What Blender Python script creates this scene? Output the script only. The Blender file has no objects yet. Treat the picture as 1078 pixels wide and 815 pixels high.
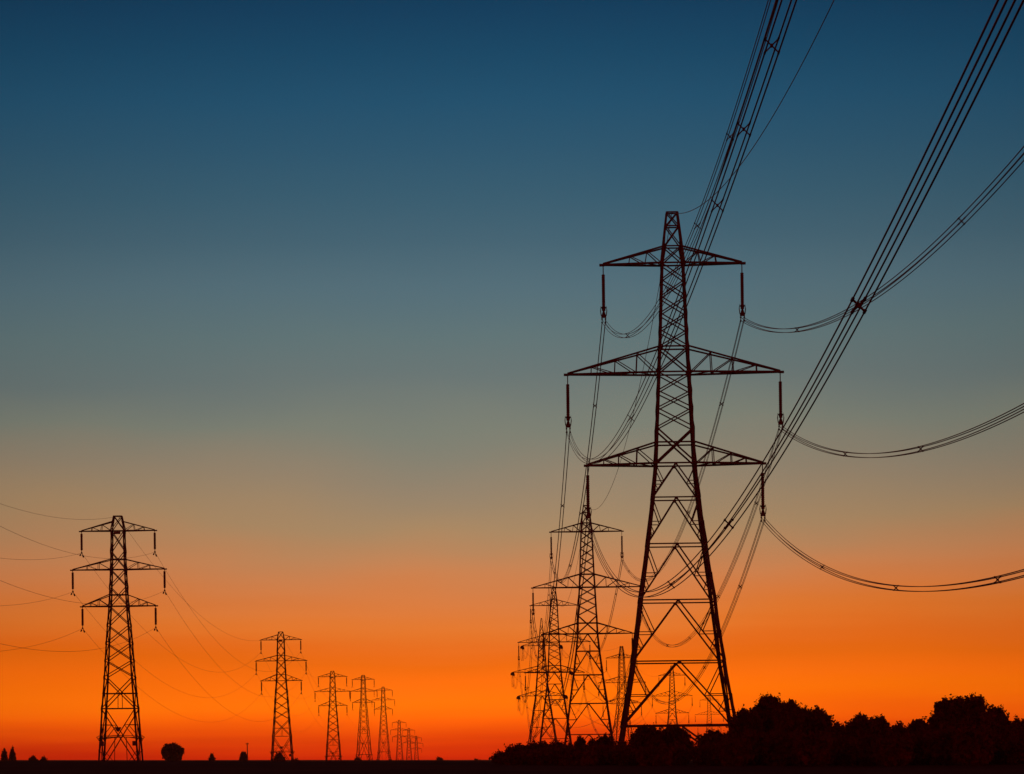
import bpy, math, random
from mathutils import Vector, Matrix, noise

R = math.radians
rnd = random.Random(7)
sc = bpy.context.scene
col = sc.collection

# ------------------------------------------------------------------ camera
EYE = 1.6
F = 3650.0            # focal length in photo pixels (1078 wide)
HOR = 799.0           # photo row of the horizon
cam_d = bpy.data.cameras.new("camera")
cam_d.sensor_width = 36.0
cam_d.lens = F / 1078 * 36.0
cam_d.shift_y = (HOR - 407.5) / 1078
cam_d.clip_start = 0.5
cam_d.clip_end = 90000
cam = bpy.data.objects.new("camera", cam_d)
cam.location = (0, 0, EYE)
ROLL = 0.0125        # the camera is held a touch clockwise
cam.rotation_euler = (R(90), ROLL, 0)
col.objects.link(cam)
sc.camera = cam

# ------------------------------------------------------------------ view
sc.view_settings.view_transform = 'Standard'
sc.view_settings.look = 'None'
sc.view_settings.exposure = 0.0
sc.view_settings.gamma = 1.0
sc.view_settings.use_curve_mapping = False
sc.cycles.max_bounces = 4
sc.cycles.volume_bounces = 1
HAZE = 0.00006       # density of the evening haze

# ------------------------------------------------------------------ dusk sky
SUN_EL = 0.4
world = bpy.data.worlds.new("World")
sc.world = world
world.use_nodes = True
nt = world.node_tree
for n in list(nt.nodes):
    nt.nodes.remove(n)


def N(t, **kw):
    n = nt.nodes.new(t)
    for k, v in kw.items():
        setattr(n, k, v)
    return n


def math_node(op, a, b=None, c=None):
    n = N('ShaderNodeMath', operation=op)
    for i, v in enumerate((a, b, c)):
        if v is None:
            continue
        if isinstance(v, (int, float)):
            n.inputs[i].default_value = v
        else:
            nt.links.new(v, n.inputs[i])
    return n.outputs[0]


def lin(c):
    def f(v):
        v /= 255.0
        return v / 12.92 if v <= .04045 else ((v + .055) / 1.055) ** 2.4
    return tuple(f(v) for v in c) + (1.0,)


def ramp(stops, lo, hi, fac):
    mr = N('ShaderNodeMapRange')
    mr.inputs['From Min'].default_value = lo
    mr.inputs['From Max'].default_value = hi
    nt.links.new(fac, mr.inputs['Value'])
    cr = N('ShaderNodeValToRGB')
    cr.color_ramp.interpolation = 'LINEAR'
    el = cr.color_ramp.elements
    st = sorted(((p - lo) / (hi - lo), c) for p, c in stops)
    el[0].position, el[0].color = max(st[0][0], 0), st[0][1]
    el[1].position, el[1].color = min(st[-1][0], 1), st[-1][1]
    for p, c in st[1:-1]:
        e = el.new(p)
        e.color = c
    nt.links.new(mr.outputs[0], cr.inputs[0])
    return cr.outputs[0]


tc = N('ShaderNodeTexCoord')
sep = N('ShaderNodeSeparateXYZ')
nt.links.new(tc.outputs['Generated'], sep.inputs[0])
X, Y, Z = sep.outputs
# long flat streaks of thin cloud low in the sky
mp = N('ShaderNodeMapping')
mp.inputs['Scale'].default_value = (5.0, 5.0, 95.0)
mp.inputs['Location'].default_value = (2.3, 0.7, 3.1)
nt.links.new(tc.outputs['Generated'], mp.inputs[0])
nz = N('ShaderNodeTexNoise')
nz.inputs['Scale'].default_value = 1.0
nz.inputs['Detail'].default_value = 4.0
nt.links.new(mp.outputs[0], nz.inputs['Vector'])
low = N('ShaderNodeMapRange')
low.inputs['From Min'].default_value = .075
low.inputs['From Max'].default_value = .02
nt.links.new(Z, low.inputs['Value'])
streak = math_node('MULTIPLY', math_node('SUBTRACT', nz.outputs[0], .5), low.outputs[0])
# broad, soft unevenness of colour in the lower half of the sky
mp2 = N('ShaderNodeMapping')
mp2.inputs['Scale'].default_value = (9.0, 4.0, 26.0)
mp2.inputs['Location'].default_value = (1.15, 0.2, 5.4)
nt.links.new(tc.outputs['Generated'], mp2.inputs[0])
nz2 = N('ShaderNodeTexNoise')
nz2.inputs['Scale'].default_value = 1.0
nz2.inputs['Detail'].default_value = 2.5
nt.links.new(mp2.outputs[0], nz2.inputs['Vector'])
soft = math_node('SUBTRACT', nz2.outputs[0], .5)
# the warm light reaches a little higher to either side of the clear middle
xc = math_node('ADD', X, .02)
slope = math_node('MULTIPLY_ADD', math_node('MINIMUM', math_node('MULTIPLY', xc, xc), .03), -.19, math_node('MULTIPLY', soft, .022))
mid = N('ShaderNodeMapRange', interpolation_type='SMOOTHSTEP')
mid.inputs['From Min'].default_value = .0
mid.inputs['From Max'].default_value = .06
nt.links.new(Z, mid.inputs['Value'])
topf = N('ShaderNodeMapRange', interpolation_type='SMOOTHSTEP')
topf.inputs['From Min'].default_value = .17
topf.inputs['From Max'].default_value = .09
nt.links.new(Z, topf.inputs['Value'])
band = math_node('MULTIPLY', mid.outputs[0], topf.outputs[0])
Zs = math_node('ADD', Z, math_node('MULTIPLY_ADD', streak, .012, math_node('MULTIPLY', slope, band)))
# colours of the afterglow by height above the horizon (sine of elevation)
ROWS = [(830, (146, 24, 0)),
        (799, (203, 33, 0)),
        (790, (226, 37, 0)),
        (780, (247, 67, 0)),
        (766, (270, 94, 0)),
        (752, (287, 114, 0)),
        (735, (284, 127, 0)),
        (715, (273, 119, 10)),
        (695, (250, 112, 15)),
        (680, (243, 112, 27)),
        (655, (234, 123, 46)),
        (630, (223, 128, 67)),
        (605, (210, 134, 83)),
        (580, (190, 137, 94)),
        (555, (172, 139, 102)),
        (530, (159, 136, 107)),
        (505, (148, 133, 111)),
        (455, (123, 129, 117)),
        (405, (104, 119, 118)),
        (355, (94, 117, 120)),
        (305, (82, 111, 122)),
        (255, (66, 100, 116)),
        (205, (53, 93, 113)),
        (155, (41, 86, 111)),
        (105, (29, 80, 109)),
        (55, (19, 71, 101)),
        (5, (12, 61, 92))]
stops = []
for y, c in ROWS:
    t = (HOR - y) / F
    stops.append((t / math.sqrt(1 + t * t), lin(c)))
stops.append((.36, lin((14, 26, 48))))
stops.append((.60, lin((10, 8, 16))))
front = ramp(stops, -.02, .60, Zs)
back = ramp([(-.02, (.85, .012, .016, 1)), (.10, (.93, .014, .018, 1)), (.25, (.52, .010, .014, 1)), (.6, (.05, .008, .016, 1))], -.02, .60, Z)  # red glow behind the camera, added to tint the silhouettes maroon
# sky colour darkened towards both sides, standing in for lens vignetting
xx = math_node('DIVIDE', X, .25)
gl = math_node('EXPONENT', math_node('MULTIPLY', math_node('MULTIPLY', xx, xx), -1.0))
fall = math_node('MULTIPLY_ADD', gl, .65, .35)
fall = math_node('MULTIPLY', fall, math_node('MULTIPLY_ADD', streak, .34, 1.01))
fm = N('ShaderNodeMix', data_type='RGBA', blend_type='MULTIPLY')
fm.inputs['Factor'].default_value = 1.0
nt.links.new(front, fm.inputs['A'])
nt.links.new(fall, fm.inputs['B'])
yr = N('ShaderNodeMapRange', interpolation_type='SMOOTHSTEP')
yr.inputs['From Min'].default_value = -.1
yr.inputs['From Max'].default_value = .75
nt.links.new(Y, yr.inputs['Value'])
mx = N('ShaderNodeMix', data_type='RGBA')
nt.links.new(yr.outputs[0], mx.inputs['Factor'])
nt.links.new(back, mx.inputs['A'])
nt.links.new(fm.outputs['Result'], mx.inputs['B'])
bg1 = N('ShaderNodeBackground')
nt.links.new(mx.outputs['Result'], bg1.inputs[0])
bg1.inputs[1].default_value = 1.0
sky = N('ShaderNodeTexSky', sky_type='NISHITA')
sky.sun_disc = False
sky.sun_elevation = R(SUN_EL)
sky.sun_rotation = 0.0
bg2 = N('ShaderNodeBackground')
bg2.inputs[1].default_value = 0.001
nt.links.new(sky.outputs[0], bg2.inputs[0])
ad = N('ShaderNodeAddShader')
nt.links.new(bg1.outputs[0], ad.inputs[0])
nt.links.new(bg2.outputs[0], ad.inputs[1])
wo = N('ShaderNodeOutputWorld')
nt.links.new(ad.outputs[0], wo.inputs[0])

# the last of the sun, dead ahead and almost gone
sun_d = bpy.data.lights.new("sun", 'SUN')
sun_d.energy = 0.02
sun_d.angle = R(.5)
sun_d.color = (1, .5, .25)
sun = bpy.data.objects.new("sun", sun_d)
sun.rotation_euler = (R(-(90 - SUN_EL)), 0, 0)
sun.location = (0, 300, 120)
col.objects.link(sun)


# ------------------------------------------------------------------ materials
def mat(name, base, dark, rough=.7, metal=0.0, scale=3.0, detail=4.0, bump=0.0):
    m = bpy.data.materials.new(name)
    m.use_nodes = True
    t = m.node_tree
    b = t.nodes['Principled BSDF']
    b.inputs['Roughness'].default_value = rough
    b.inputs['Metallic'].default_value = metal
    b.inputs['Specular IOR Level'].default_value = .2
    c = t.nodes.new('ShaderNodeTexCoord')
    n = t.nodes.new('ShaderNodeTexNoise')
    n.inputs['Scale'].default_value = scale
    n.inputs['Detail'].default_value = detail
    t.links.new(c.outputs['Object'], n.inputs['Vector'])
    r = t.nodes.new('ShaderNodeValToRGB')
    r.color_ramp.elements[0].position = .35
    r.color_ramp.elements[1].position = .68
    r.color_ramp.elements[0].color = tuple(dark) + (1,)
    r.color_ramp.elements[1].color = tuple(base) + (1,)
    t.links.new(n.outputs[0], r.inputs[0])
    t.links.new(r.outputs[0], b.inputs['Base Color'])
    if bump:
        bp = t.nodes.new('ShaderNodeBump')
        bp.inputs['Strength'].default_value = bump
        t.links.new(n.outputs[0], bp.inputs['Height'])
        t.links.new(bp.outputs[0], b.inputs['Normal'])
    return m


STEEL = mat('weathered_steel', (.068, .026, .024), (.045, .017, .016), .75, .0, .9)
WIRE = mat('oxidised_aluminium', (.14, .09, .085), (.10, .06, .055), .6, .0, .4)
PORC = mat('brown_glazed_porcelain', (.09, .028, .018), (.065, .02, .013), .5, .0, 4)
LEAF = mat('leaf', (.10, .052, .02), (.065, .034, .014), .8, .0, .8)
BARK = mat('bark', (.09, .06, .045), (.05, .035, .025), .9, .0, 5, bump=.4)
WOOD = mat('grey_wood', (.14, .10, .08), (.09, .06, .05), .9, .0, 5)
SIGN = mat('enamelled_plate', (.09, .05, .04), (.07, .04, .03), .5, .0, 8)
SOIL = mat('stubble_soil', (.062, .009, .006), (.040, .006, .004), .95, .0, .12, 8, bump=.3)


SOIL.node_tree.nodes['Principled BSDF'].inputs['Specular IOR Level'].default_value = .02
LEAF.node_tree.nodes['Principled BSDF'].inputs['Specular IOR Level'].default_value = .05


# ------------------------------------------------------------------ mesh helpers
class MB:
    def __init__(self):
        self.v, self.f = [], []

    def bar(self, a, b, w, h=None):
        a, b = Vector(a), Vector(b)
        h = h or w
        d = b - a
        if d.length < 1e-6:
            return
        d.normalize()
        up = Vector((0, 0, 1)) if abs(d.z) < .95 else Vector((0, 1, 0))
        s = d.cross(up).normalized()
        u = s.cross(d)
        i = len(self.v)
        for p in (a, b):
            for sx, sy in ((-1, -1), (1, -1), (1, 1), (-1, 1)):
                self.v.append(p + s * (sx * w / 2) + u * (sy * h / 2))
        self.f += [(i, i + 1, i + 2, i + 3)[::-1], (i + 4, i + 5, i + 6, i + 7)]
        for k in range(4):
            self.f.append((i + k, i + (k + 1) % 4, i + 4 + (k + 1) % 4, i + 4 + k))

    def angle(self, a, b, w, sx, sy, t=.035):
        """steel angle section with its two flanges facing the -sx and -sy sides"""
        a, b = Vector(a), Vector(b)
        i = len(self.v)
        prof = [(0, 0), (-w * sx, 0), (-w * sx, -t * sy), (-t * sx, -t * sy), (-t * sx, -w * sy), (0, -w * sy)]
        for p in (a, b):
            for x, y in prof:
                self.v.append(p + Vector((x, y, 0)))
        self.f += [tuple(range(i, i + 6)), tuple(range(i + 11, i + 5, -1))]
        for k in range(6):
            self.f.append((i + k, i + (k + 1) % 6, i + 6 + (k + 1) % 6, i + 6 + k))

    def tube(self, pts, r, n=6, caps=True):
        pts = [Vector(p) for p in pts]
        rs = r if isinstance(r, (list, tuple)) else [r] * len(pts)
        i0 = len(self.v)
        for k, p in enumerate(pts):
            d = (pts[min(k + 1, len(pts) - 1)] - pts[max(k - 1, 0)]).normalized()
            up = Vector((0, 0, 1)) if abs(d.z) < .95 else Vector((0, 1, 0))
            s = d.cross(up).normalized()
            u = s.cross(d)
            for j in range(n):
                an = 2 * math.pi * j / n
                self.v.append(p + (s * math.cos(an) + u * math.sin(an)) * rs[k])
        for k in range(len(pts) - 1):
            for j in range(n):
                a = i0 + k * n + j
                b = i0 + k * n + (j + 1) % n
                self.f.append((a, b, b + n, a + n))
        if caps:
            self.f.append(tuple(range(i0 + n - 1, i0 - 1, -1)))
            e = i0 + (len(pts) - 1) * n
            self.f.append(tuple(range(e, e + n)))

    def box(self, c, sx, sy, sz):
        c = Vector(c)
        i = len(self.v)
        for z in (-1, 1):
            for x, y in ((-1, -1), (1, -1), (1, 1), (-1, 1)):
                self.v.append(c + Vector((x * sx / 2, y * sy / 2, z * sz / 2)))
        self.f += [(i + 3, i + 2, i + 1, i), (i + 4, i + 5, i + 6, i + 7)]
        for k in range(4):
            self.f.append((i + k, i + (k + 1) % 4, i + 4 + (k + 1) % 4, i + 4 + k))

    def prism(self, poly, y0, y1):
        """polygon in the x-z plane extruded along y"""
        i, n = len(self.v), len(poly)
        for y in (y0, y1):
            for x, z in poly:
                self.v.append(Vector((x, y, z)))
        self.f += [tuple(range(i, i + n)), tuple(range(i + 2 * n - 1, i + n - 1, -1))]
        for k in range(n):
            self.f.append((i + (k + 1) % n, i + k, i + n + k, i + n + (k + 1) % n))

    def build(self, name, m, parent=None, smooth=False):
        me = bpy.data.meshes.new(name)
        me.from_pydata([tuple(v) for v in self.v], [], self.f)
        me.materials.append(m)
        if smooth:
            for p in me.polygons:
                p.use_smooth = True
        o = bpy.data.objects.new(name, me)
        col.objects.link(o)
        if parent:
            o.parent = parent
        return o


def thing(name, label, cat, loc=(0, 0, 0), rz=0, group=None):
    o = bpy.data.objects.new(name, None)
    col.objects.link(o)
    o.location = loc
    o.rotation_euler = (0, 0, rz)
    tag(o, label, cat, group)
    return o


def tag(o, label, cat, group=None):
    o['label'] = label
    o['category'] = cat
    if group:
        o['group'] = group


def copy_tree(o, parent=None):
    c = o.copy()
    col.objects.link(c)
    if parent:
        c.parent = parent
    for ch in list(o.children):
        copy_tree(ch, c)
    return c


def sight(px, py, y):
    """world x and z of what stands at distance y on the line of sight through photo point (px, py)"""
    u, v = px - 539, HOR - py
    return (u + ROLL * v) / F * y, EYE + (v - ROLL * u) / F * y


def px_x(px, y, py=HOR):
    return sight(px, py, y)[0]


# ------------------------------------------------------------------ terrain
TER = [(-200, 0), (40, 0), (235, 1.42), (340, 0), (520, 0), (667, -.4), (958, -1.3), (1350, -2.2), (1705, -1.2), (2080, .9), (2737, -5.6), (3150, -8.3),
       (3586, -12.6), (4400, -14), (90000, -14)]


def terr(x, y):
    return prof(y) - ROLL * max(-600, min(600, x))      # the land falls very gently to the right


def prof(y):
    for (a, za), (b, zb) in zip(TER, TER[1:]):
        if y <= b:
            t = max(0, (y - a) / (b - a))
            t = t * t * (3 - 2 * t)
            return za + (zb - za) * t
    return -14.0


def make_ground():
    ys = [-400, -200, -80]
    y = -40.0
    while y < 60000:
        ys.append(y)
        y += 8 if y < 300 else (16 if y < 1000 else (40 if y < 5000 else 4000))
    xs = sorted(set([s * v for v in (0, 6, 12, 20, 30, 42, 56, 75, 100, 140, 200, 300, 480, 800, 1600, 4000, 12000, 30000) for s in (-1, 1)]))
    b = MB()
    r = random.Random(3)
    for yy in ys:
        for xx in xs:
            b.v.append(Vector((xx, yy, terr(xx, yy) + (r.uniform(-.07, .07) if 30 < yy < 2300 and abs(xx) < 400 else 0))))
    n = len(xs)
    for j in range(len(ys) - 1):
        for i in range(n - 1):
            a = j * n + i
            b.f.append((a, a + 1, a + n + 1, a + n))
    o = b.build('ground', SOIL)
    o['kind'] = 'structure'
    o['label'] = 'dark flat stubble field reaching the horizon'


make_ground()

# ------------------------------------------------------------------ pylons
CORN = ((-1, -1), (1, -1), (1, 1), (-1, 1))


def interp(tab, z):
    t = sorted(tab)
    if z <= t[0][0]:
        return t[0][1]
    for (a, wa), (b, wb) in zip(t, t[1:]):
        if z <= b:
            return wa + (wb - wa) * (z - a) / (b - a)
    return t[-1][1]


def face_pt(k, u, z, hw):
    """point on face k (0 front, 1 right, 2 back, 3 left), u in -1..1 across it"""
    w = hw(z)
    return {0: (u * w, -w, z), 1: (w, u * w, z), 2: (-u * w, w, z), 3: (-w, -u * w, z)}[k]


def body_leg(root, hw, zs, base_z, sx, sy, widths):
    m = MB()
    for (za, zb) in zip(zs, zs[1:]):
        w = widths(.5 * (za + zb))
        m.angle((sx * hw(za), sy * hw(za), za), (sx * hw(zb), sy * hw(zb), zb), w, sx, sy, max(.05, w * .3))
    # concrete muff and bolted cleat at the foot
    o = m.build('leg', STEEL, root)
    f = MB()
    w = hw(base_z)
    f.box((sx * (w - .12), sy * (w - .12), base_z + .2), .9, .9, .7)
    f.build('footing', mat_footing, o)
    return o


mat_footing = mat('concrete', (.22, .17, .14), (.15, .12, .10), .9, .0, 3)


def x_panel(m, hw, za, zb, w):
    for k in range(4):
        m.bar(face_pt(k, -1, za, hw), face_pt(k, 1, zb, hw), w)
        m.bar(face_pt(k, 1, za, hw), face_pt(k, -1, zb, hw), w)


def ring(m, hw, z, w, plan=False):
    for k in range(4):
        m.bar(face_pt(k, -1, z, hw), face_pt(k, 1, z, hw), w)
    if plan:
        q = hw(z)
        for a in ((-q, 0), (q, 0)):
            for b in ((0, -q), (0, q)):
                m.bar((a[0], a[1], z), (b[0], b[1], z), w * .7)


def k_panel(m, hw, zt, zb, w, sub=True):
    """inverted V from the middle of the top strut to the legs below, with secondary struts"""
    for k in range(4):
        ap = face_pt(k, 0, zt, hw)
        for s in (-1, 1):
            foot = face_pt(k, s, zb, hw)
            m.bar(ap, foot, w)
            if not sub:
                continue
            A, B = Vector(ap), Vector(foot)
            t1 = .52
            p = A.lerp(B, t1)
            l1 = Vector(face_pt(k, s, p.z, hw))
            m.bar(p, l1, w * .62)
            m.bar(face_pt(k, s, zt, hw), p, w * .62)
            p2 = A.lerp(B, .77)
            l2 = Vector(face_pt(k, s, p2.z, hw))
            m.bar(p2, l2, w * .55)
            m.bar(l1, p2, w * .55)


def gussets(m, hw, nodes, size):
    """bolted plates where the bracing meets; nodes: (face, u, z)"""
    for k, u, z in nodes:
        x, y, z = face_pt(k, u, z, hw)
        if k in (0, 2):
            m.box((x, y + (-.05 if k == 0 else .05), z), size, .03, size * .8)
        else:
            m.box((x + (.05 if k == 1 else -.05), y, z), .03, size, size * .8)


def cross_arm(root, s, hw, zb, zt, L, w, us, tipw=.14):
    m = MB()
    wb, wt = hw(zb), hw(zt)
    tip = {q: Vector((s * L, q * tipw, zb)) for q in (-1, 1)}
    for q in (-1, 1):
        m.bar((s * wb, q * wb, zb), tip[q], w, w * 1.1)
        m.bar((s * wt, q * wt, zt), tip[q] + Vector((0, 0, .10)), w * .9)
    m.box((s * (L + .12), 0, zb - .02), .5, tipw * 2 + w, w * 1.2)
    prev = None
    pts = []
    for u in us:
        b = {q: Vector((s * wb, q * wb, zb)).lerp(tip[q], u) for q in (-1, 1)}
        t = {q: Vector((s * wt, q * wt, zt)).lerp(tip[q] + Vector((0, 0, .1)), u) for q in (-1, 1)}
        pts.append((b, t))
    root_b = {q: Vector((s * wb, q * wb, zb)) for q in (-1, 1)}
    prevb = root_b
    for i, (b, t) in enumerate(pts):
        for q in (-1, 1):
            m.bar(b[q], t[q], w * .5)
            m.bar(prevb[q], t[q], w * .5)
        m.bar(prevb[-1 if i % 2 else 1], b[1 if i % 2 else -1], w * .5)
        m.bar(b[-1], b[1], w * .5)
        m.bar(t[-1], t[1], w * .45)
        prevb = b
    return m.build('cross_arm', STEEL, root)


def disc_string(m, top, bot, r, n, seg=10):
    top, bot = Vector(top), Vector(bot)
    pts, rs = [], []
    for i in range(n):
        a = top.lerp(bot, i / n)
        b = top.lerp(bot, (i + .62) / n)
        c = top.lerp(bot, (i + .7) / n)
        pts += [a, b, c]
        rs += [r * .72, r, r * .72]
    pts.append(bot)
    rs.append(r * .5)
    m.tube(pts, rs, seg)


def insulator_a(root, s, L, z):
    """suspension string for a quad bundle: link, porcelain discs, arcing ring, yoke and clamps"""
    x = s * L
    m = MB()
    disc_string(m, (x, 0, z - .95), (x, 0, z - 4.55), .19, 20)
    o = m.build('insulator_string', PORC, root, True)
    r = MB()
    r.tube([(x, 0, z), (x, 0, z - .95)], .05)
    r.build('hanger_link', STEEL, o)
    h = MB()
    for dx in (-.27, .27):
        h.tube([(x + dx * .4, 0, z - 4.45), (x + dx, 0, z - 4.05), (x + dx * 1.15, 0, z - 4.5), (x + dx * .9, 0, z - 5.0)], .045, 6)
    h.tube([(x + .24 * math.cos(a), .24 * math.sin(a), z - 4.2) for a in [2 * math.pi * i / 16 for i in range(17)]], .05, 6, False)
    h.build('arcing_horn', STEEL, o)
    y = MB()
    y.prism([(x - .09, z - 4.55), (x + .09, z - 4.55), (x + .25, z - 5.05), (x + .25, z - 5.2), (x - .25, z - 5.2), (x - .25, z - 5.05)], -.05, .05)
    y.build('yoke_plate', STEEL, o)
    for dx in (-.17, .17):
        c = MB()
        c.bar((x + dx, 0, z - 5.15), (x + dx, 0, z - 5.7), .07)
        for dz in (-5.33, -5.67):
            c.tube([(x + dx, -.3, z + dz - .03), (x + dx, -.12, z + dz + .02), (x + dx, .12, z + dz + .02), (x + dx, .3, z + dz - .03)], [.05, .09, .09, .05], 6)
        c.build('suspension_clamp', STEEL, o)
    return Vector((x, 0, z - 5.5))


A_HW = [(50.76, .52), (47.41, .81), (45.73, 1.12), (37.53, 1.44), (35.02, 1.58), (28.13, 1.91), (26.08, 2.0), (22.72, 2.33), (18.16, 2.90),
        (12.66, 3.68), (6.70, 4.46), (.46, 5.5), (0, 5.58)]
A_ARMS = [(45.73, 47.41, 6.8, (.28, .56)), (35.02, 37.53, 10.42, (.24, .48, .74)), (26.08, 28.13, 8.57, (.27, .54, .76))]


def pylon_a(name, label, loc, rz, ext=0.0, tension=False, group='large lattice pylons of the right-hand line'):
    root = thing(name, label, 'pylon', loc, rz, group)
    tab = [(z + ext, w) for z, w in A_HW]
    if ext:
        tab.append((0, 5.58 + ext * .17))
    if tension:      # angle tower: broader stance, taller pointed peak
        tab = [(52.3, .12), (42.4, 1.15), (39.5, 1.3), (32.9, 1.75), (24.3, 2.45), (15, 3.9), (7, 5.1), (0, 6.2)]
    hw = lambda z: interp(tab, z)
    arms = [(24.3, 26.0, 8.6, (.3, .6)), (32.9, 35.0, 10.6, (.25, .5, .75)), (42.4, 44.2, 7.0, (.3, .6))] if tension else \
        [(a + ext, b + ext, L, u) for a, b, L, u in A_ARMS]
    zs = sorted(z for z, _ in tab if z < 47.5 + ext)
    if tension:
        zs = [0, 7, 15, 24.3, 32.9, 39.5, 42.4]
    wid = lambda z: .33 - .11 * min(1, max(0, z / 45))
    for sx, sy in CORN:
        body_leg(root, hw, zs, 0, sx, sy, wid)
    m = MB()
    E_ = ext
    if tension:
        zt = 42.4
        for a, b in ((42.4, 40), (40, 37.6), (37.6, 35), (35, 32.9), (32.9, 30), (30, 27), (27, 24.3)):
            x_panel(m, hw, a, b, .14)
        for a, b in ((24.3, 19), (19, 13), (13, 6.5), (6.5, .3)):
            ring(m, hw, a, .15)
            k_panel(m, hw, a, b, .16)
        for z in (42.4, 35, 32.9, 26):
            ring(m, hw, z, .15)
    else:
        for i in range(5):
            x_panel(m, hw, 45.73 + E_ - 1.64 * i, 45.73 + E_ - 1.64 * (i + 1), .115)
        x_panel(m, hw, 37.53 + E_, 35.02 + E_, .14)
        for a, b in ((35.02, 33.2), (33.2, 31.5), (31.5, 29.6)):
            x_panel(m, hw, a + E_, b + E_, .115)
        x_panel(m, hw, 29.6 + E_, 26.08 + E_, .16)
        for z in (45.73, 37.53, 35.02, 28.13, 26.08):
            ring(m, hw, z + E_, .15)
        lv = [26.08, 22.72, 18.16, 12.66, 6.70, .46]
        for a, b in zip(lv, lv[1:]):
            ring(m, hw, a + E_, .13)
            k_panel(m, hw, a + E_, b + E_, .135)
        ring(m, hw, .46 + E_, .16)
        if ext:
            k_panel(m, hw, .46 + E_, .2, .17, False)
    if not tension:
        gussets(m, hw, [(k, 0, z + E_ - .1) for z in (26.08, 22.72, 18.16, 12.66, 6.70) for k in range(4)], .34)
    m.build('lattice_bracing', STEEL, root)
    # earth-wire peak
    p = MB()
    if tension:
        a, b = 42.4, 52.3
        mids = [42.4, 44.8, 47.2, 49.5]
    else:
        a, b = 45.73 + E_, 50.76 + E_
        mids = [45.73 + E_, 47.41 + E_, 49.4 + E_, 50.76 + E_]
    for sx, sy in CORN:
        p.bar((sx * hw(a), sy * hw(a), a), (sx * hw(b), sy * hw(b), b), .2)
    for z0, z1 in zip(mids, mids[1:]):
        x_panel(p, hw, z0, z1, .11)
        ring(p, hw, z1, .13)
    p.build('earth_wire_peak', STEEL, root)
    att = {}
    for li, (zb, zt, L, us) in enumerate(sorted(arms, key=lambda q: -q[0])):
        for s in (-1, 1):
            key = ('L' if s < 0 else 'R') + 'TMB'[li]
            cross_arm(root, s, hw, zb, zt, L, .175, us)
            if not tension:
                att[key] = insulator_a(root, s, L, zb)
            else:
                o = MB()
                for d in (-1, 1):
                    for dx in (-.3, .3):
                        disc_string(o, (s * L + dx, d * .4, zb - .15), (s * L + dx, d * 4.2, zb - .75), .2, 18, 8)
                io = o.build('insulator_string', PORC, root, True)
                y = MB()
                for d in (-1, 1):
                    y.box((s * L, d * 4.4, zb - .8), .9, .35, .7)
                    y.box((s * L, d * .3, zb - .35), .9, .3, .7)
                y.build('yoke_plate', STEEL, io)
                j = MB()
                for dx in (-.25, .25):
                    j.tube([(s * L + dx, 4.4 * math.sin(a), zb - .8 - 4.6 * math.cos(a) ** 1.0) for a in [(-.5 + i / 14) * math.pi for i in range(15)]], .04, 5)
                j.build('jumper_loop', WIRE, io)
                att[key] = Vector((s * L, 0, zb - .9))
    att['E'] = Vector((0, 0, b))
    return root, att


def world_att(root, att):
    M = Matrix.Translation(root.location) @ Matrix.Rotation(root.rotation_euler.z, 4, 'Z')
    return {k: M @ v for k, v in att.items()}


def terr_at(px, y):
    x = px_x(px, y)
    return (x, y, terr(x, y))


GA = 'large lattice pylons of the right-hand line'
P = []
r1, a1 = pylon_a('lattice_pylon', 'tallest steel lattice pylon, nearest of all, rising behind the hedge trees', (16.34, 340, -.2), R(-.4), 4.4)
P.append(world_att(r1, a1))
r2, a2 = pylon_a('lattice_pylon', 'second tallest lattice pylon, directly left of the tallest one', terr_at(620.3, 667), R(-1))
P.append(world_att(r2, a2))


def another_a(label, px, y, rz, z):
    o = copy_tree(r2)
    o.location = (px_x(px, y), y, z - ROLL * px_x(px, y))
    o.rotation_euler = (0, 0, rz)
    o['label'] = label
    return o, world_att(o, a2)


r3, w3 = another_a('mid-distance lattice pylon half hidden behind the left arms of the second tallest pylon', 585, 1015, R(1), .8)
P.append(w3)
r4, a4 = pylon_a('lattice_pylon', 'leftmost pylon above the hedge, with pointed top and looping jumper cables at its arm ends',
                 (px_x(571.7, 1250), 1250, -.1), R(-4), 0, True)
P.append(world_att(r4, a4))
r5, w5 = another_a('faint distant pylon just left of the tallest pylon\'s left leg', 655.7, 1500, R(-16), -.4)
P.append(w5)
r6, w6 = another_a('faint distant pylon framed between the legs of the tallest pylon, near the middle', 708.4, 1808, R(-8), -.6)
P.append(w6)
r7, w7 = another_a('smallest faint pylon between the tallest pylon\'s legs, close to its right leg', 747.2, 2580, R(-5), -.4)
P.append(w7)

# --- slimmer pylons of the left-hand line
B_HW = [(38.0, .58), (37.2, .75), (35.8, 1.0), (31.5, 1.1), (30.0, 1.15), (26.2, 1.33), (24.5, 1.42), (20, 1.78), (13.85, 2.15), (11.4, 2.34), (9.15, 2.52), (0, 3.12)]
B_ARMS = [(35.8, 37.2, 5.5, (.34, .66)), (30.0, 31.5, 6.9, (.32, .62)), (24.5, 26.2, 5.5, (.4, .7))]
GB = 'slim lattice pylons of the left-hand line'


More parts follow.
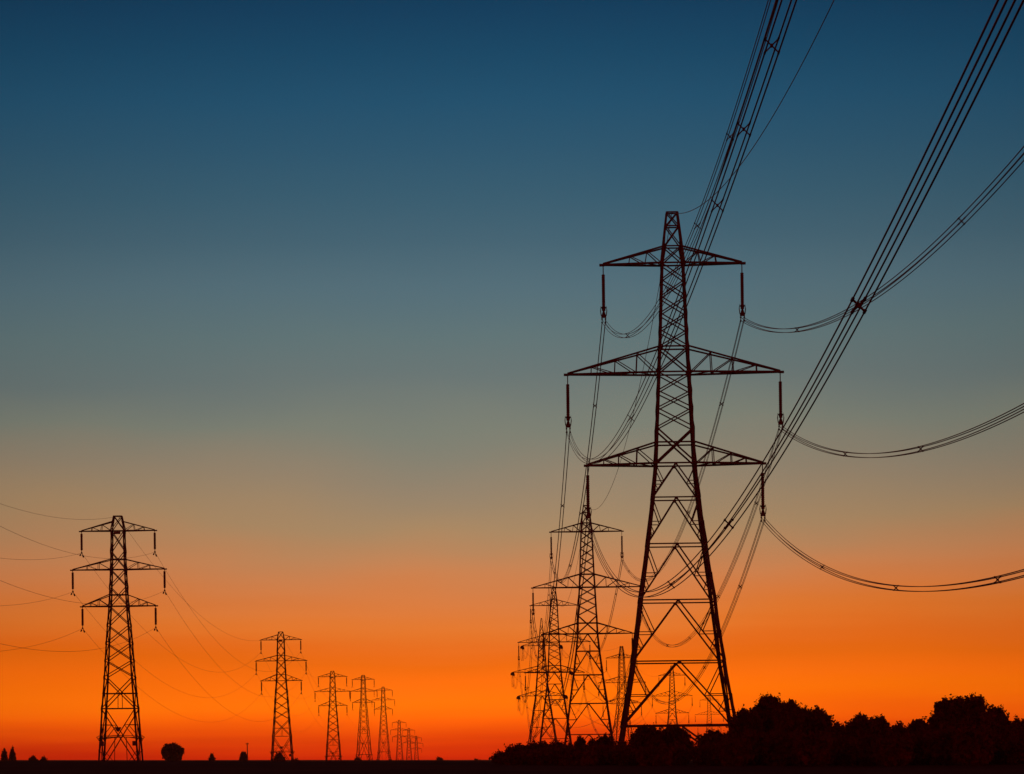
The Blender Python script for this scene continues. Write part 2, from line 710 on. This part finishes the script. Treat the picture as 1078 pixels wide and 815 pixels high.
def insulator_b(root, s, L, z):
    x = s * L
    m = MB()
    disc_string(m, (x, 0, z - .35), (x, 0, z - 2.85), .2, 14)
    o = m.build('insulator_string', PORC, root, True)
    h = MB()
    h.tube([(x, 0, z), (x, 0, z - .35)], .05)
    h.build('hanger_link', STEEL, o)
    c = MB()
    c.tube([(x, -1.9, z - 3.78), (x, -.5, z - 3.33), (x, -.2, z - 3.2), (x, .2, z - 3.2), (x, .5, z - 3.33), (x, 1.9, z - 3.78)], [.03, .05, .11, .11, .05, .03], 6)
    c.bar((x, 0, z - 2.85), (x, 0, z - 3.2), .09)
    for d in (-1, 1):
        c.bar((x, d * 1.1, z - 3.55), (x, d * 1.9, z - 3.75), .16)
    c.build('suspension_clamp', STEEL, o)
    return Vector((x, 0, z - 3.25))


def pylon_b(label, loc, rz, ext=0.0):
    root = thing('lattice_pylon', label, 'pylon', loc, rz, GB)
    tab = [(z + ext, w) for z, w in B_HW]
    if ext:
        tab.append((0, 3.3 + ext * .08))
    hw = lambda z: interp(tab, z)
    wid = lambda z: .27 - .08 * min(1, max(0, z / 36))
    zs = sorted(z for z, _ in tab if z < 36 + ext)
    for sx, sy in CORN:
        body_leg(root, hw, zs, 0, sx, sy, wid)
    m = MB()
    for a, b in ((35.8, 32.7), (32.7, 30), (30, 27.4), (27.4, 24.5), (24.5, 21.6), (21.6, 18.9), (18.9, 16.3), (16.3, 13.85)):
        x_panel(m, hw, a + ext, b + ext, .12)
    x_panel(m, hw, 13.85 + ext, 9.15 + ext, .14)
    for z in (35.8, 31.5, 30, 26.2, 24.5, 11.4, 9.15):
        ring(m, hw, z + ext, .12)
    for k in (0, 2):
        m.bar(face_pt(k, 0, 11.4 + ext, hw), face_pt(k, 0, 9.15 + ext, hw), .09)
    x_panel(m, hw, 9.15 + ext, .3, .14)
    # secondary struts between the big bottom cross and the legs
    zm = 6.7 + ext * .7
    for k in range(4):
        for s in (-1, 1):
            u = .34
            m.bar(face_pt(k, s, zm, hw), face_pt(k, s * u, zm, hw), .09)
            m.bar(face_pt(k, s, 4.3, hw), face_pt(k, s * u, zm, hw), .09)
            m.bar(face_pt(k, s, 3.0, hw), face_pt(k, s * .55, 1.4, hw), .08)
        m.bar(face_pt(k, -.18, 4.8, hw), face_pt(k, -.18, .3, hw), .09)
    m.build('lattice_bracing', STEEL, root)
    p = MB()
    a, b = 35.8 + ext, 38.0 + ext
    for sx, sy in CORN:
        p.bar((sx * hw(a), sy * hw(a), a), (sx * hw(b), sy * hw(b), b), .17)
    x_panel(p, hw, a, b, .1)
    ring(p, hw, b, .14)
    p.build('earth_wire_peak', STEEL, root)
    g = MB()
    for k in range(4):
        pts = [face_pt(k, u * 1.05, 4.6 + .3 * (1 - u * u), lambda z: hw(z) + .1) for u in (-1, -.5, 0, .5, 1)]
        g.tube(pts, .06, 5)
        g.tube([(q[0] * 1.06, q[1] * 1.06, q[2] + .25) for q in pts], .035, 5)
    for sx, sy in CORN:
        w = hw(4.3) * 1.0
        g.bar((sx * w, sy * w, 4.3), (sx * (w + .35), sy * (w + .35), 4.9), .06)
    g.build('anti_climb_guard', STEEL, root)
    for s in (-1, 1):
        n = MB()
        w = hw(3.9)
        n.box((s * (w - .42), -w - .09, 3.9), .62, .06, .7)
        n.build('number_plate', SIGN, root)
    d = MB()
    w = hw(6.2)
    zc = 6.0 + ext * .7
    wz = hw(zc)
    d.prism([(-.5, zc + .28), (-.2, zc + .36), (0, zc + .26), (.2, zc + .36), (.5, zc + .28), (.3, zc - .1), (0, zc - .42), (-.3, zc - .1)], -wz - .16, -wz - .08)
    d.build('warning_plate', SIGN, root)
    d = MB()
    zc = 35.6 + ext
    d.box((0, -hw(zc) - .1, zc - .15), 1.0, .06, .42)
    d.build('top_plate', SIGN, root)
    att = {}
    for li, (zb, zt, L, us) in enumerate(B_ARMS):
        for s in (-1, 1):
            cross_arm(root, s, hw, zb + ext, zt + ext, L, .15, us, .1)
            att[('L' if s < 0 else 'R') + 'TMB'[li]] = insulator_b(root, s, L, zb + ext)
    att['E'] = Vector((0, 0, 38.0 + ext))
    return root, att


T = []
t1, b1 = pylon_b('largest pylon on the left, standing alone in the dark field', terr_at(127.3, 520), R(-1))
T.append(world_att(t1, b1))


def another_b(src, att, label, px, y, rz):
    o = copy_tree(src)
    o.location = terr_at(px, y)
    o.rotation_euler = (0, 0, rz)
    o['label'] = label
    return o, world_att(o, att)


_, w = another_b(t1, b1, 'second largest left-hand pylon, with a round bush between its feet', 297.2, 958, R(-1))
T.append(w)
_, w = another_b(t1, b1, 'leftmost of the three middle-sized pylons standing close together', 351.1, 1350, R(-2))
T.append(w)
t4, b4 = pylon_b('middle one of the three middle-sized pylons standing close together', terr_at(383.4, 1705), R(-10), 6.0)
T.append(world_att(t4, b4))
another_b(t4, b4, 'rightmost of the three middle-sized pylons, beside the tiny far ones', 404.3, 2080, R(-6))
another_b(t1, b1, 'first and biggest of the three tiny overlapping pylons at the horizon', 420.7, 2737, R(-6))
another_b(t1, b1, 'middle one of the three tiny overlapping pylons at the horizon', 430.7, 3150, R(-6))
another_b(t1, b1, 'rightmost and farthest of the three tiny overlapping pylons at the horizon', 438.5, 3586, R(-6))

# ------------------------------------------------------------------ conductors
WORD = {'LT': 'left top arm', 'LM': 'left middle arm', 'LB': 'left bottom arm', 'RT': 'right top arm', 'RM': 'right middle arm', 'RB': 'right bottom arm'}
ARMS6 = ('LT', 'LM', 'LB', 'RT', 'RM', 'RB')


def conductor(name, label, group, path, offs, rad, spacers=(), n=6, spacer_r=.038):
    """path: list of world points; offs: (side, up) offsets of each sub-conductor about it"""
    base = path[0]
    loc = [p - base for p in path]
    side = (loc[-1] - loc[0])
    side.z = 0
    side = Vector((side.y, -side.x, 0)).normalized()
    if len(offs) == 1:
        m = MB()
        m.tube(loc, rad, n)
        o = m.build(name, WIRE, None, True)
        o.location = base
        tag(o, label, 'power line', group)
        return o
    root = thing(name, label, 'power line', base, 0, group)
    for so, uo in offs:
        m = MB()
        m.tube([p + side * so + Vector((0, 0, uo)) for p in loc], rad, n)
        m.build('wire', WIRE, root, True)
    for t in spacers:
        f = t * (len(loc) - 1)
        i = min(int(f), len(loc) - 2)
        p = loc[i].lerp(loc[i + 1], f - i)
        d = (loc[i + 1] - loc[i]).normalized()
        m = MB()
        up = side.cross(d).normalized()
        if up.z < 0:
            up = -up
        for so, uo in offs:
            e = p + side * so + Vector((0, 0, uo))
            m.tube([p, e], spacer_r, 6)
            m.tube([e - d * .14, e + d * .14], spacer_r * 1.5, 6)
        m.tube([p - d * .07, p + d * .07], spacer_r * 2.0, 8)
        m.build('spacer', STEEL, root)
    return root


QUAD = [(-.155, -.155), (.155, -.155), (.155, .155), (-.155, .155)]
KP = 340 / F
# near span: from the tallest pylon towards and over the viewer (side drift, slope, curvature per phase)
NEAR = {'LT': (32.8, 666.3, 770.9), 'LM': (4.7, 541.9, 410.3), 'LB': (20.5, 592.6, 570.9),
        'RT': (43.7, 622.0, 643.2), 'RM': (46.5, 580.8, 594.5), 'RB': (48.0, 590.0, 593.8), 'E': (26.8, 595.4, 598.1)}
CLAMP = {'LT': (635, 338), 'LM': (597.7, 454), 'LB': (618.7, 549), 'RT': (780.6, 337), 'RM': (821.4, 451), 'RB': (803, 549), 'E': (707, 226)}
SPN = {'LT': (0.166, 0.346, 0.435, 0.509), 'LM': (0.255, 0.512, 0.713, 0.745, 0.772), 'LB': (0.467, 0.597, 0.74), 'RT': (0.17, 0.448), 'RM': (0.172, 0.31), 'RB': (0.167, 0.31, 0.442)}


def near_path(k, n=110, tmax=1.0):
    A = P[0][k]
    x, z = sight(*CLAMP[k], 340)
    off = A - Vector((x, 340, z))
    s, a, b = NEAR[k]
    out = []
    for i in range(n + 1):
        t = tmax * i / n
        dx, dz = s * t * KP, (-a * t + b * t * t) * KP
        out.append(Vector((x, 340, z)) + off * math.exp(-t / .06) + Vector((dx + ROLL * dz, -340 * t, dz - ROLL * dx)))
    return out


for k in ARMS6:
    conductor('overhead_line', 'cable bundle from tallest pylon\'s ' + WORD[k] + ', sweeping overhead to the viewer',
              'cable bundles overhead', near_path(k), QUAD, {'LT': .022, 'LM': .020, 'LB': .025}.get(k, .03), SPN[k], 6,
              {'LT': .024, 'LM': .018, 'LB': .032}.get(k, .034))
conductor('earth_wire', 'single thin wire from the very top of the tallest pylon rising to the upper edge', 'earth wires', near_path('E'), [(0, 0)], .03)


def span(A, B, sag, n=40):
    return [A.lerp(B, i / n) - Vector((0, 0, 4 * sag * (i / n) * (1 - i / n))) for i in range(n + 1)]


PN = ['tallest pylon', 'second tallest pylon', 'half-hidden third pylon above hedge', 'pointed-top leftmost pylon above hedge',
      'faint pylon left of tallest one\'s leg', 'faint pylon between tallest one\'s legs']
for i in range(5):
    dist = (P[i + 1]['E'] - P[i]['E']).length
    sag = 13.5 * (dist / 340) ** 2
    for k in ARMS6:
        lab = 'cable bundle running back from %s of %s' % (WORD[k], PN[i])
        if i < 2:
            sp = [(j + .5) / 5 for j in range(5)]
            conductor('overhead_line', lab, 'cable bundles between right-hand pylons', span(P[i][k], P[i + 1][k], sag), QUAD, .029, sp, 5)
        else:
            conductor('overhead_line', lab, 'cable bundles between right-hand pylons', span(P[i][k], P[i + 1][k], sag, 24), [(-.17, 0), (.17, 0)], .034, (), 4)
    conductor('earth_wire', 'thin top wire running back from peak of %s' % PN[i], 'earth wires', span(P[i]['E'], P[i + 1]['E'], sag * .8), [(0, 0)], .03, (), 5)

# left-hand line: span leaving the left edge towards a pylon outside the picture, then the spans going away
KT = 520 / F
for k in ARMS6 + ('E',):
    A = T[0][k]
    a, b = (326.1, 380.7) if k == 'E' else (318.6, 411.4)
    path = [A + Vector((84.4 * t * KT, -520 * t, (-a * t + b * t * t) * KT)) for t in [.775 * i / 50 for i in range(51)]]
    lab = 'thin wire from the peak of the largest left-hand pylon to the left edge' if k == 'E' else \
        'thin wire from %s of largest left-hand pylon past left edge' % WORD[k]
    conductor('overhead_line', lab, 'wires of the left-hand line', path, [(0, 0)], .017, (), 5)
TN = ['largest left-hand pylon', 'left-hand pylon with bush at feet', 'leftmost of three middle-sized pylons']
for i in range(3):
    dist = (T[i + 1]['E'] - T[i]['E']).length
    sag = 11.0 * (dist / 440) ** 2
    for k in ARMS6 + ('E',):
        lab = 'thin wire running back from %s of %s' % ('peak' if k == 'E' else WORD[k], TN[i])
        conductor('overhead_line', lab, 'wires of the left-hand line', span(T[i][k], T[i + 1][k], sag * (.8 if k == 'E' else 1)), [(0, 0)], .019, (), 5)


# ------------------------------------------------------------------ trees and bushes
def plant(name, label, cat, px, top, hw_px, y, group=None, shape='round', leaves=2600, low=.04, trunk=True, ls=1.0, clumps=34, seed=0):
    """crown of leaf clumps on a branching trunk; px/top/hw are where it stands in the view from the gate, y its distance"""
    r = random.Random(seed * 31 + int(px) * 7 + int(top))
    x, zt = sight(px, top, y)
    z0 = terr(x, y) - .05
    H = zt - z0
    W = hw_px / F * y * .95
    H -= .15 * ls
    root = thing(name, label, cat, (x, y, z0), r.uniform(-.3, .3), group)
    tr = MB()
    th = H * .62
    tw = max(.05, H * .03)
    lean = r.uniform(-.06, .06) * H
    tr.tube([(0, 0, 0), (lean * .3, 0, th * .4), (lean, .05, th)], [tw * 1.3, tw, tw * .45], 8)
    limbs = []
    for i in range(7):
        a = r.uniform(0, 6.28)
        zb = H * r.uniform(.2, .55)
        e = Vector((math.cos(a) * W * r.uniform(.4, .8), math.sin(a) * W * r.uniform(.4, .8), zb + H * r.uniform(.1, .35)))
        tr.tube([(lean * zb / th, 0, zb), (e.x * .5, e.y * .5, zb + (e.z - zb) * .45), e], [tw * .55, tw * .4, tw * .15], 5)
        limbs.append(e)
    tr.build('trunk', BARK, root, True)
    m = MB()
    zc = H * (low + (1 - low) * (.5 if shape != 'cone' else .5))
    hz = H * (1 - low) * .5
    so = Vector((r.uniform(-50, 50), r.uniform(-50, 50), r.uniform(-50, 50)))

    def leaf(p, s):
        a = Vector((r.gauss(0, 1), r.gauss(0, 1), r.gauss(0, 1))).normalized()
        b = Matrix.Rotation(r.uniform(0, 6.28), 3, a) @ a.orthogonal().normalized()
        i = len(m.v)
        m.v += [p - a * s, p + b * s * .6 - a * s * .1, p + a * s, p - b * s * .6 + a * s * .1]
        m.f.append((i, i + 1, i + 2, i + 3))

    def surf(d):
        """distance from the crown's middle to its lumpy skin along unit direction d (in units of W, W, hz)"""
        k = 1.0
        if shape == 'hedge':
            k = (abs(d.x) ** 3.2 + abs(d.y) ** 3.2 + abs(d.z) ** 3.2) ** (-1 / 3.2)
        elif shape == 'cone':
            h = math.hypot(d.x, d.y) + 1e-6
            k = 1.0 / max(1e-3, (2 * h + d.z)) if d.z > -.95 else 1.0
            k = min(k, 1.0 / max(-d.z, 1e-3), 1.25)
        q = d * 2.0 + so
        return k * (.94 + .19 * noise.noise(q) + .12 * noise.noise(q * 2.7) + .08 * noise.noise(q * 6.1))

    def place(d, t):
        k = surf(d) * t
        return Vector((d.x * k * W, d.y * k * W, zc + d.z * k * hz))

    def rdir():
        return Vector((r.gauss(0, 1), r.gauss(0, 1), r.gauss(0, 1))).normalized()

    nl = int(leaves * 1.8)
    for _ in range(nl):
        p = place(rdir(), r.random() ** .33)
        if p.z > .02:
            leaf(p, ls * r.uniform(.6, 1.3) * .17)
    # sprays of leaves standing out of the skin
    for _ in range(clumps * 3):
        d = rdir()
        if d.z < -.3:
            d.z = -d.z
        base = place(d, .93)
        out = (Vector((d.x, d.y, d.z + .35))).normalized() * ls * r.uniform(.12, .42)
        if shape == 'cone':
            out *= .6
        if base.z < .1:
            continue
        m.tube([base - out * .5, base + out], [.02 * ls, .008 * ls], 3)
        for _ in range(12):
            leaf(base + out * r.uniform(-.3, 1.0) + rdir() * ls * .11, ls * r.uniform(.45, 1.0) * .12)
    m.build('crown', LEAF, root)
    return root


GH = 'trees and shrubs of the hedge'
HEDGE = [
    # name, label, cat, px, top, halfwidth, dist, shape, leaves, clumps
    ('shrub', 'low dark shrub at the far left tip of the hedge', 'bush', 530, 793, 11, 205, 'round', 1500, 22),
    ('shrub', 'rounded shrub second from the left tip of the hedge', 'bush', 545, 785, 15, 208, 'round', 2000, 26),
    ('shrub', 'spreading shrub under the pointed-top pylon at the left part of the hedge', 'bush', 568, 781, 19, 212, 'round', 2600, 30),
    ('shrub', 'flat-topped shrub in front of the pointed-top pylon\'s right foot', 'bush', 590, 782, 16, 206, 'round', 2200, 28),
    ('conifer', 'small pointed conifer, the taller of two spiky trees under the second tallest pylon', 'tree', 611, 770, 9, 214, 'cone', 1800, 34),
    ('conifer', 'short pointed conifer right of the taller spiky one under the second tallest pylon', 'tree', 623, 775, 8, 212, 'cone', 1500, 30),
    ('shrub', 'small upright bush beside the right foot of the second tallest pylon', 'bush', 636, 774, 9, 216, 'round', 1600, 24),
    ('shrub', 'low bush covering the left foot of the tallest pylon', 'bush', 654, 782, 15, 204, 'round', 2200, 28),
    ('hedge_tree', 'round-crowned small tree just inside the tallest pylon\'s left leg', 'tree', 681, 763, 18, 206, 'round', 3200, 36),
    ('hedge_tree', 'broad small tree in front of the middle of the tallest pylon\'s base', 'tree', 707, 764, 20, 210, 'round', 3400, 38),
    ('shrub', 'bush on the left of the small bright gap in the hedge', 'bush', 720, 775, 9, 202, 'round', 1500, 22),
    ('hedge_tree', 'dome-shaped small tree right of the bright gap, under the tallest pylon\'s right leg', 'tree', 753, 769, 20, 204, 'round', 3400, 38),
    ('hedge_tree', 'sloping-topped tree against the tallest pylon\'s right foot', 'tree', 783, 745, 17, 208, 'round', 3400, 38),
    ('hedge_tree', 'tall jagged tree right of the tallest pylon, highest of the hedge\'s middle', 'tree', 808, 730, 22, 212, 'round', 4600, 46),
    ('hedge_tree', 'tree joined to the right of the tall jagged one', 'tree', 829, 736, 15, 206, 'round', 3200, 36),
    ('hedge_tree', 'flat-topped square-edged tree left of the long dip in the hedge', 'tree', 855, 744, 19, 209, 'hedge', 4200, 46),
    ('shrub', 'small bush in the dip just right of the square-edged tree', 'bush', 881, 760, 10, 204, 'round', 1800, 24),
    ('hedge_tree', 'low wide tree between the two dips in the right half of the hedge', 'tree', 907, 752, 20, 208, 'round', 3600, 40),
    ('shrub', 'bushy shrub right of the low wide tree', 'bush', 927, 754, 14, 206, 'round', 2600, 30),
    ('shrub', 'lowest bush of the right half, in the deepest dip before the big tree', 'bush', 945, 761, 13, 203, 'round', 2400, 28),
    ('shrub', 'wispy topped shrub touching the left side of the big right-hand tree', 'bush', 967, 755, 15, 209, 'round', 2200, 28),
    ('hedge_tree', 'big rounded tree, widest and highest toward the right edge', 'tree', 1005, 733, 26, 214, 'hedge', 6200, 52),
    ('hedge_tree', 'tree forming the pointed right shoulder of the big rounded one', 'tree', 1026, 730, 16, 209, 'round', 3800, 38),
    ('hedge_tree', 'tree sloping down right of the big rounded one', 'tree', 1048, 743, 17, 206, 'round', 3400, 38),
    ('shrub', 'low bush at the right edge of the picture', 'bush', 1072, 757, 17, 205, 'round', 2800, 30),
]
for i, (nm, lab, cat, px, top, hw, y, sh, lv, cl) in enumerate(HEDGE):
    plant(nm, lab, cat, px, top, hw, y, GH, sh, lv, .02, seed=i, clumps=cl)
# lower bushes along the foot of the hedge
LOWB = [(548, 793, 20), (578, 790, 22), (606, 788, 20), (632, 787, 18), (660, 788, 19), (690, 786, 20), (713, 789, 12), (746, 785, 15), (770, 780, 18),
        (797, 772, 20), (826, 770, 20), (855, 772, 20), (884, 777, 20), (912, 775, 20), (940, 778, 20), (968, 774, 20), (996, 768, 22), (1024, 766, 22),
        (1050, 772, 20), (1076, 776, 20)]
for i, (px, top, hw) in enumerate(LOWB):
    o = plant('shrub', 'dark low bush in the unbroken black mass along the hedge foot', 'bush', px, top, hw, 198 - (i % 3) * 3,
              'low bushes along the hedge foot', 'hedge', 2600, .0, seed=100 + i, clumps=30)

# far field edge on the left
FAR = [('conifer', 'left one of two small pointed trees at the left edge', 'tree', 4.5, 784.0, 6, 820, 'cone', 2600, 26, 1.5),
       ('conifer', 'right one of two small pointed trees at the left edge', 'tree', 13, 783.5, 6.4, 830, 'cone', 2600, 26, 1.5),
       ('shrub', 'low rounded bush left of the largest left-hand pylon', 'bush', 35, 794.5, 7, 800, 'round', 1600, 18, 1.7),
       ('shrub', 'tiny bush right beside the low rounded one left of the pylon', 'bush', 46, 796.5, 3.6, 806, 'round', 900, 14, 1.4),
       ('field_tree', 'solitary round tree in the field right of the largest left-hand pylon', 'tree', 181.5, 782, 12.3, 900, 'round', 4200, 50, 1.9),
       ('shrub', 'tiny lone bush between the round tree and the pole', 'bush', 223, 793, 3.2, 905, 'round', 1000, 14, 1.4),
       ('shrub', 'small upright bush beside the thin pole', 'bush', 256.5, 790.5, 4.6, 900, 'round', 1500, 18, 1.5),
       ('shrub', 'round bush between the feet of the second largest left-hand pylon', 'bush', 294, 790, 8, 945, 'round', 2000, 22, 1.8),
       ('shrub', 'tiny bush right of the second largest left-hand pylon', 'bush', 312, 797.3, 5, 948, 'round', 1000, 14, 1.5),
       ('shrub', 'tiny bush at the foot of the middle one of three middle-sized pylons', 'bush', 376.5, 797.3, 4, 1600, 'round', 900, 14, 2.4),
       ('shrub', 'dome-shaped bush alone on the horizon right of the tiny pylons', 'bush', 462.5, 796.6, 5.5, 1500, 'round', 1200, 18, 2.4),
       ('shrub', 'barely visible low bush on the horizon left of the hedge', 'bush', 502, 799, 4, 1500, 'round', 900, 14, 2.4)]
for i, (nm, lab, cat, px, top, hw, y, sh, lv, cl, ls) in enumerate(FAR):
    plant(nm, lab, cat, px, top, hw, y, 'far field trees and bushes', sh, lv, .30 if nm == 'field_tree' else (-.8 if px in (294, 35, 462.5, 312) else .0), seed=207 + i, clumps=cl, ls=ls)

# thin pole beside the small bush
yp = 898
xp, ztop = sight(260.3, 782, yp)
zp = terr(xp, yp)
pole = thing('utility_pole', 'thin bare pole standing beside a small bush in the field', 'pole', (xp, yp, zp))
m = MB()
hp = ztop - zp
m.tube([(0, 0, -.3), (0, 0, hp)], [.16, .11], 8)
m.build('pole', WOOD, pole, True)
m = MB()
m.bar((-.38, 0, hp - .35), (.38, 0, hp - .35), .12)
for dx in (-.3, .3):
    m.tube([(dx, 0, hp - .3), (dx, 0, hp - .05)], [.07, .05], 6)
m.build('crossbar', WOOD, pole)

# ------------------------------------------------------------------ evening haze
hz = MB()
hz.box((0, 1950, 24), 3600, 4700, 84)
hm = bpy.data.materials.new('evening_haze')
hm.use_nodes = True
ht = hm.node_tree
for n in list(ht.nodes):
    ht.nodes.remove(n)
pv = ht.nodes.new('ShaderNodeVolumePrincipled')
pv.inputs['Color'].default_value = (1, .62, .38, 1)
pv.inputs['Density'].default_value = HAZE
pv.inputs['Anisotropy'].default_value = .75
ho = ht.nodes.new('ShaderNodeOutputMaterial')
ht.links.new(pv.outputs[0], ho.inputs['Volume'])
haze = hz.build('haze', hm)
haze['kind'] = 'stuff'
haze['label'] = 'thin warm evening haze over the fields'
